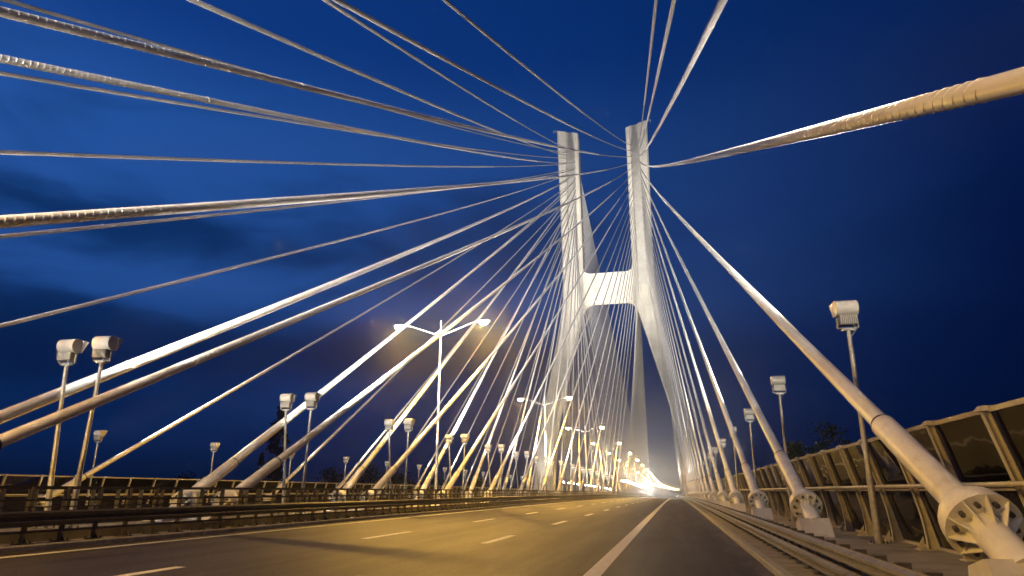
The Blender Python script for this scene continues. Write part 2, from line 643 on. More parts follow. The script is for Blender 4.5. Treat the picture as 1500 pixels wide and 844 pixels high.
# kerbs: single stones near the camera, one run beyond
def kerbs(xa, xb, z0, ztop, name, ya, ynear, sgn):
    c = 0.025
    sec = [(xa, z0), (xa, ztop - c), (xa + sgn * c, ztop), (xb, ztop), (xb, z0)]
    first = MB().sweep(sec, ya, ya + 0.992, 1.0)
    root = structure(first.build(name, M['kerb'], origin=P(0, ya, 0)))
    y = ya + 1.0
    while y < ynear:
        s2 = [(x + random.uniform(-0.004, 0.004), z) for x, z in sec]
        MB().sweep(s2, y, y + 0.992, 1.0).build('kerb_stone', M['kerb'], root, origin=P(0, ya, 0))
        y += 1.0
    f = MB().sweep(sec, y, Y1, 5.0).build('kerb_run', M['kerb'], root, origin=P(0, ya, 0))
    f['kind'] = 'stuff'


kerbs(KR, KR + 0.18, -0.2, 0.10, 'right_kerb', 4.0, 90.0, 1)
kerbs(KL, KL - 0.18, 0.05, 0.40, 'left_kerb', 3.0, 90.0, -1)
kerbs(2 * XM - KL, 2 * XM - KL + 0.18, 0.05, 0.40, 'far_median_kerb', 3.0, 20.0, 1)
kerbs(2 * XM - KR, 2 * XM - KR - 0.18, -0.2, 0.10, 'far_left_kerb', 3.0, 20.0, -1)
# walkways and median as solid concrete sections
W1 = 2.95
WTOP = 0.38
WD = 0.06        # level of the far left walkway
sec = [(KR + 0.18, -0.2), (KR + 0.18, 0.088), (W1, 0.10), (W1, WTOP), (6.2, WTOP + 0.03), (6.2, -0.2)]
structure(MB().sweep(sec, Y0, Y1, 5.0).build('walkway', M['concrete']))
sec2 = [(2 * XM - x, z) for x, z in [(KR + 0.18, -0.3), (KR + 0.18, 0.055), (6.2, WD), (6.2, -0.3)]]
structure(MB().sweep(sec2, Y0, Y1, 5.0).build('far_walkway', M['concrete']))
ml, mr = 2 * XM - KL + 0.18, KL - 0.18
MP = 0.60
sec = [(mr, 0.0), (mr, 0.385), (-15.42, 0.39), (-15.42, MP), (2 * XM + 15.42, MP), (2 * XM + 15.42, 0.39), (ml, 0.385), (ml, 0.0)]
structure(MB().sweep(sec, Y0, Y1, 5.0).build('median_strip', M['concrete']))
# steel and concrete deck below
sec = [(6.1, -0.21), (6.1, -0.7), (3.0, -2.6), (-14, -2.6), (-16.2, -0.9), (-16.2, -0.21)]
structure(MB().sweep(sec, Y0, Y1, 10.0).build('bridge_deck', M['deck']))
structure(MB().sweep([(2 * XM - x, z) for x, z in sec], Y0, Y1, 10.0).build('bridge_deck', M['deck']))

# ------------------------------------------------------------------ pylon
pyl_o = Vector((XM, TY, 0))
pylon = thing('bridge_pylon', pyl_o, 'floodlit pale concrete bridge pylon with two splayed legs joined by a crossbeam', 'pylon')
prof = [  # z, inner offset, outer offset, half depth
    (-17, 21.4, 27.8, 4.2), (2, 19.7, 25.4, 4.0), (9, 19.2, 24.6, 3.9), (17.3, 18.5, 23.6, 3.8), (22, 17.8, 22.9, 3.75), (31, 15.8, 21.0, 3.6),
    (36, 14.5, 19.7, 3.5), (42, 12.9, 18.1, 3.4), (48, 11.4, 16.8, 3.3), (52, 10.3, 16.0, 3.25), (55, 9.5, 15.6, 3.2), (58, 8.7, 15.25, 3.15), (60.7, 8.15, 15.05, 3.1), (65, 8.05, 14.9, 3.05), (70, 8.0, 14.85, 3.0),
    (81, 8.05, 14.95, 3.0), (93, 8.1, 15.15, 3.0), (108, 8.25, 15.45, 3.0), (122, 8.3, 15.75, 3.0)]


def leg_section(z, xi, xo, hd, sgn, top):
    rec = max(0.0, min(1.0, (z - 57) / 7.0)) * 0.45
    ca, cb = 0.45, 0.45
    a, b = 9.55, 12.65
    if z < 60:
        mid = (xi + xo) / 2
        a, b = mid - 1.4, mid + 1.4
    f = [(xi, -hd + ca), (xi + ca, -hd), (a, -hd), (a + 0.12, -hd + rec), (b - 0.12, -hd + rec), (b, -hd), (xo - cb, -hd), (xo, -hd + cb)]
    f += [(x, -y) for x, y in reversed(f)]
    out = []
    for x, y in f:
        zt = z + ((x - 8.3) / 7.4 * 2.0 if top else 0.0)
        out.append((sgn * x, y, zt))
    return out


for sgn in (-1, 1):
    secs = [leg_section(*p, sgn, i == len(prof) - 1) for i, p in enumerate(prof)]
    n = len(secs[0])
    mb = MB()
    vs = [v for s in secs for v in s]
    fs = []
    for i in range(len(secs) - 1):
        for k in range(n):
            k2 = (k + 1) % n
            fs.append((i * n + k, i * n + k2, (i + 1) * n + k2, (i + 1) * n + k))
    fs.append(tuple(range(n)))
    fs.append(tuple(range((len(secs) - 1) * n, len(secs) * n)))
    mb.add(vs, fs)
    leg = mb.build('leg', M['pylon'], pylon)
    # recessed anchor strip, front and back, a shade greyer than the leg
    for fb in (-1, 1):
        mb = MB()
        pts = []
        for (z, xi, xo, hd) in prof[13:]:
            zt = z + (1.1 if z > 120 else 0) - (0.3 if z > 120 else 0)
            pts.append((zt, hd - 0.45))
        vs = []
        for zt, d in pts:
            vs += [(sgn * 9.70, fb * (d + 0.02), zt), (sgn * 12.50, fb * (d + 0.02), zt)]
        mb.add(vs, [(2 * i, 2 * i + 1, 2 * i + 3, 2 * i + 2) for i in range(len(pts) - 1)])
        mb.build('anchor_strip', M['strip'], leg)
    # aviation light bracket on the outer top corner
    mb = MB()
    bx = sgn * 15.75
    mb.tube([(bx - sgn * 0.3, -2.6, 123.4), (bx + sgn * 1.2, -2.6, 124.0)], 0.07, 6)
    mb.tube([(bx + sgn * 1.2, -2.6, 123.1), (bx + sgn * 1.2, -2.6, 124.3)], 0.09, 6)
    mb.tube([(bx - sgn * 0.2, -2.6, 124.1), (bx + sgn * 1.2, -2.6, 124.25)], 0.06, 6)
    mb.build('light_bracket', M['steel'], leg)


def arc(cx_, cz_, r, a0, a1, n=8):
    return [(cx_ + r * cos(a0 + (a1 - a0) * i / n), cz_ + r * sin(a0 + (a1 - a0) * i / n)) for i in range(n + 1)]


R1, R2 = 2.4, 3.2
zt, zb, e = 69.75, 60.7, 8.15
poly = [(-8.8, zb - R2)] + [(-8.8, zt + R1)] + arc(-e + R1, zt + R1, R1, pi, 1.5 * pi) + \
       arc(e - R1, zt + R1, R1, 1.5 * pi, 2 * pi) + [(8.8, zt + R1), (8.8, zb - R2)] + \
       arc(e - R2 + 0.35, zb - R2 - 0.2, R2, 0.12, 0.5 * pi) + arc(-e + R2 - 0.35, zb - R2 - 0.2, R2, 0.5 * pi, pi - 0.12)
mb = MB().prism([(x, -2.75, z) for x, z in poly], (0, 5.5, 0))
mb.build('crossbeam', M['pylon'], pylon)
mb = MB().prism([(x, -2.6, z) for x, z in [(-22, -6.5), (-22, -3.2), (22, -3.2), (22, -6.5)]], (0, 5.2, 0))
mb.build('deck_crossbeam', M['pylon'], pylon)

# ------------------------------------------------------------------ stay cables
ZS = [115.0, 112.9, 110.8, 108.5, 106.5, 104.3, 102.1, 99.9, 97.7, 95.4, 93.2, 91.0, 88.7, 86.3, 83.9, 81.4, 79.1, 76.0, 72.4, 67.2]
PLANES = {  # deck X, pylon X, deck level, wording
    'A': (3.72, XM + 12.45, WTOP, 'right roadside row', 'right pylon leg', 'outer'),
    'B': (-15.80, XM + 9.75, MP, 'near median row', 'right pylon leg', 'inner'),
    'C': (-17.50, XM - 9.75, MP, 'far median row', 'left pylon leg', 'inner'),
    'D': (-37.10, XM - 12.45, WD, 'far left row', 'left pylon leg', 'outer'),
}
SAG = 0.25


def make_cable(pl, i, far):
    xa, xt, zdk, row, legname, colname = PLANES[pl]
    y = 9.9 + 12 * (i - 5)
    if far:
        y = 2 * TY - y - 0.0
    yt = TF + 0.43 if not far else 2 * TY - TF - 0.43
    if pl in 'BC':
        zc = zdk + 0.55
    else:
        zc = zdk + 0.79
    a = P(xa, y, zc)
    b = Vector((xt, yt, ZS[i - 1]))
    L = (b - a).length
    u = (b - a).normalized()
    u0 = (u - Vector((0, 0, 4 * SAG * L / 1e4))).normalized()     # tangent at the foot
    dist = abs(y)
    near = (not far) and 0 < y < 60
    if far:
        lab = 'thin white stay cable fanning out beyond the pylon, %s' % row
        grp = 'stay cables beyond the pylon, %s' % row
    else:
        lab = 'white stay cable, %s from top on %s, %s' % (ORD[i], legname, row)
        grp = 'stay cables on the near side of the pylon'
    t = thing('stay_cable', a, lab, 'cable', grp)
    Q = u0.to_track_quat('Z', 'Y').to_matrix()      # local z runs up the cable

    def ax(s, x=0.0, yy=0.0):
        return Q @ Vector((x, yy, s))
    seg = 28 if (near and y < 40) else (16 if near else 8)
    if -8 < y < 260:
        # housing that carries the cable
        fl = -zc + zdk - 0.02
        d = -1 if not far else 1
        sl = u0.z / abs(u0.y)
        if y > 130 or far:
            w = 0.42
            poly = [(-w, d * 1.25, fl), (-w, d * 0.70, -0.22), (-w, d * 0.30, -0.30), (-w, d * 0.25, fl)]
            MB().prism(poly, (2 * w, 0, 0)).build('pedestal', M['ped'], t)
        else:
            w = 0.40
            top_f = -0.62 * sl * 0.75 - 0.02
            poly = [(-w, d * 1.42, fl), (-w, d * 0.92, -0.30), (-w, d * 0.42, -0.42), (-w, d * 0.30, fl)]
            MB().prism(poly, (2 * w, 0, 0)).build('pedestal', M['ped'], t)
    if 0 < y < 200 and not far:
        MB().tube([ax(-1.0), ax(-0.02)], 0.205, seg).build('anchor_tube', M['white'], t, True)
        fl = MB().tube([ax(-0.03), ax(0.03)], 0.45, max(seg, 16)).build('flange', M['white'], t, True)
        if near:
            ng = 10
            g = None
            for k in range(ng):
                th = 2 * pi * (k + 0.5) / ng
                ca, sa = cos(th), sin(th)
                ta, tb = -sa * 0.008, ca * 0.008

                def pt(r, s):
                    return Q @ Vector((ca * r - ta, sa * r - tb, s))
                poly = [pt(0.20, -0.031), pt(0.435, -0.031), pt(0.435, -0.05), pt(0.20, -0.30)]
                MB().prism(poly, Q @ Vector((2 * ta, 2 * tb, 0))).build('gusset', M['white'], fl)
                th2 = 2 * pi * k / ng
                p0 = Q @ Vector((cos(th2) * 0.34, sin(th2) * 0.34, -0.03))
                p1 = Q @ Vector((cos(th2) * 0.34, sin(th2) * 0.34, -0.10))
                if y < 40:
                    MB().tube([p0, p1], 0.033, 8).build('bolt', M['bolt'], fl)
        MB().tube([ax(0.03), ax(0.055)], 0.40, seg).build('dark_gap_ring', M['dark'], t, True)  # ring coloured black to stand in for the dark gap between flange and bell
        MB().tube([ax(0.055), ax(0.14), ax(0.26), ax(0.37), ax(0.46), ax(0.52), ax(0.53), ax(0.64)], [0.435, 0.435, 0.415, 0.365, 0.295, 0.262, 0.238, 0.238], seg).build('bell', M['white'], t, True)
        MB().tube([ax(0.64), ax(3.30)], [0.205, 0.205], seg).build('guide_tube', M['white'], t, True)
        MB().tube([ax(3.30), ax(3.37)], 0.198, seg).build('seal_ring', M['dark'], t, True)
        start = 3.37
    else:
        if -8 < y < 260:
            MB().tube([ax(-0.9), ax(3.5)], 0.205, 8).build('guide_tube', M['white'], t, True)
        start = 3.5
    # sheathed cable with its sag
    r0_ = 0.158 if y > 5 else 0.128
    pts, rad = [], []
    nseg = 26 if not far else 14
    for k in range(nseg + 1):
        s = start / L + (1 - start / L) * k / nseg
        p = (b - a) * s
        p.z -= 4 * SAG * L * L / 1e4 * s * (1 - s)
        pts.append(p)
        rad.append(0.125 if k else 0.165)
    if not far and y < 60:
        # lower length tapers from the guide tube to the plain sheath
        for q, (ds, r_) in enumerate(((6.0, 0.158), (16.0, 0.140), (30.0, 0.126))):
            if start + ds < L * 0.16 or (start + ds) / L < (start / L + (1 - start / L) / nseg):
                s = (start + ds) / L
                p = (b - a) * s
                p.z -= 4 * SAG * L * L / 1e4 * s * (1 - s)
                pts.append(p); rad.append(r_)
        o_ = sorted(range(len(pts)), key=lambda q: pts[q].dot(u))
        pts = [pts[q] for q in o_]
        rad = [max(0.124, min(r0_, r0_ - 0.0018 * (pts[q].dot(u) - start))) for q in range(len(pts))]
    n = 20 if (not far and y < 60) else (10 if not far else 6)
    if far:
        rad = [0.13] * len(rad)
    duct = MB().tube(pts, rad, n).build('duct', M['duct'], t, True)
    # raised spiral rib on the sheath of the near cables
    if not far and y < 50 and (pl != 'D' or y < 30):
        def cp(sm):
            s = sm / L
            p = (b - a) * s
            p.z -= 4 * SAG * L * L / 1e4 * s * (1 - s)
            return p
        sA, sB = 10.0, min(L * 0.75, 150.0)
        side1 = u.cross(Vector((0, 0, 1))).normalized()
        side2 = side1.cross(u).normalized()
        pitch, kk = 0.50, 10
        nn = int((sB - sA) / pitch * kk)
        for ph in (0.0, pi):
            vs, fs = [], []
            for q in range(nn + 1):
                sm = sA + (sB - sA) * q / nn
                th = 2 * pi * q / kk + ph
                c = cp(sm)
                o = side1 * cos(th) + side2 * sin(th)
                tk = 0.012
                rr_ = max(0.124, r0_ - 0.0018 * (sm - start))
                vs += [c + o * (rr_ - 0.007) - u * tk, c + o * (rr_ + 0.012), c + o * (rr_ - 0.007) + u * tk]
                if q:
                    m0 = (q - 1) * 3
                    fs += [(m0, m0 + 1, m0 + 4, m0 + 3), (m0 + 1, m0 + 2, m0 + 5, m0 + 4)]
            mb = MB()
            mb.add(vs, fs)
            mb.build('spiral_rib', M['duct'], duct)
        # joint sleeves on the sheath
        for sm in (40.0, 78.0):
            if sm < L * 0.8:
                MB().tube([cp(sm), cp(sm + 0.12)], 0.145, 14).build('joint_sleeve', M['white'], duct)
    if not far and y < 130:
        s0 = 1 - 1.3 / L
        p = (b - a) * s0
        MB().tube([p, b - a], 0.19, 8).build('anchor_sleeve', M['strip'], t, True)
    return t


for pl in 'ABCD':
    for i in range(1, 21):
        make_cable(pl, i, False)
    for i in range(1, 21):
        make_cable(pl, i, True)

# ------------------------------------------------------------------ floodlights on poles
def spot_light(loc, direction, power, size_deg, blend, color, parent=None, radius=0.15):
    d = bpy.data.lights.new('lamp_light', 'SPOT')
    d.energy = power
    d.color = color
    d.spot_size = radians(size_deg)
    d.spot_blend = blend
    d.shadow_soft_size = radius
    o = bpy.data.objects.new('lamp_light', d)
    col.objects.link(o)
    o.location = loc
    o.rotation_euler = Vector(direction).to_track_quat('-Z', 'Y').to_euler()
    if parent is not None:
        o.parent = parent
    return o


def flood_meshes():
    m = {}
    # local: head centre at origin, light leaves along +Y
    hw = 0.31
    pr = []
    for k in range(13):                                  # rounded back and top of the drum
        t = radians(70 + 200 * k / 12)
        pr.append((0.24 * cos(t), 0.13 + 0.24 * sin(t)))
    pr = [(0.20, 0.33)] + pr + [(0.20, -0.10)]
    m['housing'] = MB().prism([(-hw, y, z) for y, z in pr], (2 * hw, 0, 0)).mesh('housing', M['lampbox'], True)
    mb = MB()
    mb.box((0, -0.02, -0.25), (0.50, 0.28, 0.29))
    m['ballast_box'] = mb.mesh('ballast_box', M['railsteel'])  # darker than the housing, to paint in the shade between the cooling fins
    mb = MB()
    for k in range(9):
        mb.box((-0.22 + 0.055 * k, -0.185, -0.24), (0.026, 0.05, 0.27))
    m['cooling_fins'] = mb.mesh('cooling_fins', M['lampbox'])
    mb = MB()
    mb.box((0, 0.19, 0.11), (0.54, 0.022, 0.40))
    m['lens'] = mb.mesh('lens', M['lens'])
    mb = MB()                                            # visor round the lens
    mb.box((0, 0.31, 0.345), (0.62, 0.22, 0.02))
    for sx in (-1, 1):
        mb.prism([(sx * 0.315, 0.2, 0.34), (sx * 0.315, 0.42, 0.34), (sx * 0.315, 0.20, -0.10)], (sx * 0.015, 0, 0))
    m['visor'] = mb.mesh('visor', M['lampbox'])
    mb = MB()
    for sx in (-1, 1):
        mb.box((sx * 0.30, 0.02, -0.33), (0.02, 0.07, 0.30))
    mb.box((0, 0.02, -0.48), (0.62, 0.07, 0.025))
    mb.box((0, 0.02, -0.53), (0.36, 0.14, 0.06))
    mb.tube([(0.12, -0.10, -0.40), (0.20, -0.14, -0.52), (0.10, -0.08, -0.66), (0.05, 0.0, -0.74)], 0.014, 5)
    m['bracket'] = mb.mesh('bracket', M['steel'])
    return m


FM = flood_meshes()


def floodlight(base, top, label, group, far, power, tilt):
    """pole from base to head; heads on the near side point at the pylon, those beyond it point back"""
    t = thing('floodlight', base, label, 'floodlight', group)
    v = Vector(top) - Vector(base)
    pt_ = v + Vector((0, 0, -0.47))
    mb = MB().tube([(0, 0, 0), pt_ * 0.30, pt_ * 0.31, pt_], [0.085, 0.078, 0.066, 0.05], 10)
    pole = mb.build('pole', M['steel'], t, True)
    mb = MB().box((0, 0, 0.012), (0.38, 0.38, 0.024))
    mb.build('base_plate', M['steel'], t)
    if base[1] < 35:
        for sx in (-1, 1):
            for sy in (-1, 1):
                MB().tube([(sx * 0.14, sy * 0.14, 0.0), (sx * 0.14, sy * 0.14, 0.09)], 0.022, 6).build('anchor_bolt', M['bolt'], t)
    rz = pi if far else 0.0
    wob = random.uniform(-0.09, 0.09)
    HS = 0.86
    for k in ('housing', 'ballast_box', 'cooling_fins', 'lens', 'visor', 'bracket'):
        if far and k in ('cooling_fins', 'bracket'):
            continue
        o = put(FM[k], k, t, v, (0, 0, rz + wob))
        o.scale = (HS, HS, HS)
    d = -1 if far else 1
    glare = far and base[1] > 340 and -20 < base[0] < -12      # the last median heads are tipped low, toward the road
    el = radians((18 if glare else 42) if far else 27)
    aim = Vector((tilt, d * cos(el), sin(el)))
    floodlight.n += 1
    if far and floodlight.n % 2:
        return t
    if not far and base[0] > 0 and base[1] > 160:      # these stand right under the leg and are switched off
        return t
    spot_light(v + Vector((0, d * 0.24, 0.11)), aim, power * (2.2 if glare else 2 if far else 1), 72, 0.12, FLOOD_COL, t, 0.2)
    y = base[1]
    if not far and y < 185 and floodlight.n % 3 == 0:         # the strong core of the beam, thrown at the upper legs
        legx = XM + (11.0 if base[0] > XM else -11.0)
        tgt = Vector((legx, TF, 88.0)) - (Vector(base) + v)
        spot_light(v + Vector((0, 0.26, 0.11)), tgt, 3 * BEAM_W * min(1.0, tgt.length / 150.0) ** 2 * (0.60 if y < 25 else 1.0), 42, 1.0, FLOOD_COL, t, 0.9)
    return t


floodlight.n = 0
rowname = {'A': 'beside the right noise barrier', 'D': 'beside the far left noise barrier',
           'B': 'right of its median pair', 'C': 'left of its median pair'}
cnt = {'A': 0, 'B': 0, 'C': 0, 'D': 0}
for k in range(-3, 15):
    ya, ym, yd = 18.3 + 12.15 * k, 15.8 + 11.9 * k, 14.0 + 12.0 * k
    for pl in 'ABCD':
        y = {'A': ya, 'B': ym, 'C': ym + 0.1, 'D': yd}[pl]
        if y > 192:
            continue
        if pl == 'A':
            base, top, tilt = P(4.62, y, WTOP), P(4.66, y, 6.05), -0.08
        elif pl == 'B':
            base, top, tilt = P(-15.75 - 0.3, y, MP), P(-15.98, y, 5.62), 0.06
        elif pl == 'C':
            base, top, tilt = P(-16.95, y, MP), P(-17.32, y, 5.62), -0.06
        else:
            base, top, tilt = P(-37.6, y, WD), P(-37.55, y, 5.2), 0.08
        if y < 2:
            lab = 'boxed floodlight on a pole behind the camera, %s' % rowname[pl]
        else:
            cnt[pl] += 1
            n_ = cnt[pl]
            lab = '%s cream boxed floodlight on a thin pole, %s' % ('nearest' if n_ == 1 else ORD[n_] + ' nearest', rowname[pl])
        floodlight(base, top, lab, 'boxed floodlights aimed at the pylon', False, FLOOD_W, tilt)
        yf = 2 * TY - y
        if 225 < yf < 420:
            b2 = P(base.x, yf, {'A': WTOP, 'D': WD}.get(pl, MP))
            t2 = P(top.x, yf, top.z - dz(y))
            floodlight(b2, t2, 'glaring floodlight seen beyond the pylon, %s' % rowname[pl], 'floodlights beyond the pylon, ' + rowname[pl], True, FLOOD_W * 1.4, -tilt)

floodlight(P(-20.4, 226, 0.30), P(-20.4, 226, 2.75), 'glaring low floodlight standing between the legs of the pylon, pointed this way', None, True, FLOOD_W * 4, 0.0)

# ------------------------------------------------------------------ floodlights at the feet of the pylon
def foot_light(loc, direction, power, size, label):
    t = thing('foot_floodlight', loc, label, 'floodlight', 'floodlights at the pylon feet')
    d = Vector(direction).normalized()
    q = d.to_track_quat('Y', 'Z').to_euler()
    mb = MB().box((0, 0, 0.1), (0.5, 0.5, 0.06)).box((-0.3, 0, 0.35), (0.04, 0.1, 0.5)).box((0.3, 0, 0.35), (0.04, 0.1, 0.5))
    mb.build('stand', M['steel'], t)
    h = MB().box((0, 0, 0), (0.52, 0.3, 0.42)).build('housing', M['lampbox'], t)
    h.location = (0, 0, 0.55); h.rotation_euler = q
    l = MB().box((0, 0.16, 0), (0.46, 0.02, 0.36)).build('lens', M['lens'], h)
    spot_light(Vector((0, 0, 0.55)) + d * 0.25, d, power, size, 0.5, FLOOD_COL, t, 0.25)


for sgn, nm in ((-1, 'left'), (1, 'right')):
    if sgn < 0:
        foot_light(P(XM + sgn * 20.8, 199.5, WTOP), (sgn * -0.05, 0.34, 1.0), FOOT_W, 70, 'small floodlight on the walkway in front of the %s pylon foot' % nm)
    foot_light(P(XM + sgn * 17.3, TY - 1.0, 0.02), (sgn * -0.33, 0.0, 1.0), UNDER_W, 40, 'small floodlight on the road shoulder inside the %s pylon foot, aimed at the crossbeam' % nm)

# ------------------------------------------------------------------ street lamps on the median
def lamp_proto():
    t = thing('street_lamp', (0, 0, 0), 'x', 'street lamp')
    MB().tube([(0, 0, 0), (0, 0, 0.9), (0, 0, 0.92), (0, 0, 12.7), (0, 0, 13.6)], [0.13, 0.13, 0.10, 0.062, 0.045], 12).build('pole', M['white'], t, True)
    MB().box((0, 0, 0.02), (0.45, 0.45, 0.04)).build('base_plate', M['steel'], t)
    for s in (-1, 1):
        mb = MB().tube([(s * 0.03, 0, 12.42), (s * 1.3, 0, 12.86), (s * 2.45, 0, 13.28), (s * 2.75, 0, 13.34), (s * 2.95, 0, 13.36)], [0.05, 0.045, 0.042, 0.04, 0.04], 8)
        arm = mb.build('arm', M['white'], t, True)
        MB().tube([(s * 0.03, 0, 12.85), (s * 0.5, 0, 12.6)], 0.022, 6).build('brace', M['white'], arm)
        mb = MB()
        vs, fs = [], []
        stn = [(2.9, 0.06, 0.05), (3.05, 0.13, 0.10), (3.35, 0.18, 0.13), (3.7, 0.17, 0.11), (3.88, 0.08, 0.05)]
        for (x, hw, hh) in stn:
            for k in range(8):
                a_ = pi * k / 7
                vs.append((s * x, hw * cos(a_), 13.38 + hh * sin(a_)))
        for i in range(len(stn) - 1):
            for k in range(7):
                fs.append((i * 8 + k, i * 8 + k + 1, (i + 1) * 8 + k + 1, (i + 1) * 8 + k))
            fs.append((i * 8 + 7, i * 8, (i + 1) * 8, (i + 1) * 8 + 7))
        fs.append(tuple(range(8))); fs.append(tuple(range(32, 40)))
        mb.add(vs, fs)
        head = mb.build('lamp_head', M['lampbox'], t, True)
        mb = MB()
        vs, fs = [], []
        rows, cs = 5, 12
        for r in range(rows):
            ph = (pi / 2) * r / rows
            for k in range(cs):
                th = 2 * pi * k / cs
                vs.append((s * 3.42 + 0.40 * cos(ph) * cos(th), 0.24 * cos(ph) * sin(th), 13.375 - 0.30 * sin(ph)))
        vs.append((s * 3.42, 0, 13.375 - 0.30))
        for r in range(rows - 1):
            for k in range(cs):
                fs.append((r * cs + k, r * cs + (k + 1) % cs, (r + 1) * cs + (k + 1) % cs, (r + 1) * cs + k))
        for k in range(cs):
            fs.append(((rows - 1) * cs + k, (rows - 1) * cs + (k + 1) % cs, rows * cs))
        mb.add(vs, fs)
        mb.build('lamp_glass', M['bulb'], head, True)
    return t


lp = lamp_proto()
first_lamp = True
vis = 0
for k in range(-2, 22):
    y = 47.2 + 43.8 * k - (6.0 if k < 0 else 0.0)
    loc = P(XM - 0.1, y, MP)
    if y < 10:
        lab = 'double armed street lamp on the median behind the camera'
    else:
        vis += 1
        lab = '%s double armed white street lamp along the median' % ('nearest' if vis == 1 else ORD[vis] + ' nearest') if vis <= 20 else 'farthest double armed white street lamps along the median'
    if first_lamp:
        lp.location = loc
        lp['label'] = lab
        lp['group'] = 'double armed lamps along the median'
        o = lp
        first_lamp = False
    else:
        o = dup(lp, loc, lab, 'double armed lamps along the median')
    if y < 400:
        for s in (-1, 1):
            spot_light((s * 3.42, 0, 12.95), (s * 0.10, 0, -1), LAMP_W, 179, 0.42, LAMP_COL, o, 0.2)

# ------------------------------------------------------------------ guard rail on the right kerb
def w_profile(x, z0, h, depth, sgn):
    """W-shaped beam, front toward sgn*X"""
    t = 0.012
    front = [(0.0, 0.0), (0.0, 0.06), (1.0, 0.18), (1.0, 0.36), (0.15, 0.47), (0.15, 0.53), (1.0, 0.64), (1.0, 0.82), (0.0, 0.94), (0.0, 1.0)]
    f = [(x + sgn * depth * a_, z0 + h * b_) for a_, b_ in front]
    bk = [(px - sgn * t, pz) for px, pz in reversed(f)]
    return f + bk


rail = thing('guard_rail', P(2.4, 4.0, 0.1), 'galvanised double beam guard rail along the right kerb', 'guard rail')
ro = rail.location.copy()
for (z0, x) in ((0.51, 2.48), (0.23, 2.40)):
    y = 0.0
    while y < 250:
        MB().sweep(w_profile(x, z0, 0.25, 0.075, -1), y, y + 3.995, 4.0).build('rail_beam', M['railsteel'], rail, origin=ro)
        y += 4.0
    MB().sweep(w_profile(x, z0, 0.25, 0.075, -1), y, 900, 10.0).build('rail_beam', M['railsteel'], rail, origin=ro)
pm = MB().box((0, 0, 0.30), (0.06, 0.10, 0.62)).mesh('post', M['barrier'])
bmx = MB().box((0, 0, 0), (0.16, 0.14, 0.17)).mesh('spacer_block', M['bolt'])
pl_m = MB().box((0, 0, 0.008), (0.22, 0.24, 0.016)).mesh('post_plate', M['bolt'])
bo = MB().tube([(0.0, 0, 0), (-0.03, 0, 0)], 0.02, 6).mesh('splice_bolt', M['bolt'])
y = 1.5
far_posts = MB()
while y < 520:
    if y < 250:
        put(pm, 'post', rail, P(2.56, y, 0.1) - ro)
        put(bmx, 'spacer_block', rail, P(2.62, y, 0.68) - ro)
        if y < 60:
            put(pl_m, 'post_plate', rail, P(2.56, y, 0.1) - ro)
    else:
        far_posts.box(P(2.56, y, 0.4) - ro, (0.06, 0.10, 0.62))
    y += 1.0
fp = far_posts.build('post_row', M['barrier'], rail)
fp['kind'] = 'stuff'
for y in range(4, 44, 4):
    for z in (0.575, 0.695, 0.295, 0.415):
        for off in (-0.1, 0.1):
            put(bo, 'splice_bolt', rail, P(2.465 if z > 0.5 else 2.385, y + off, z) - ro)

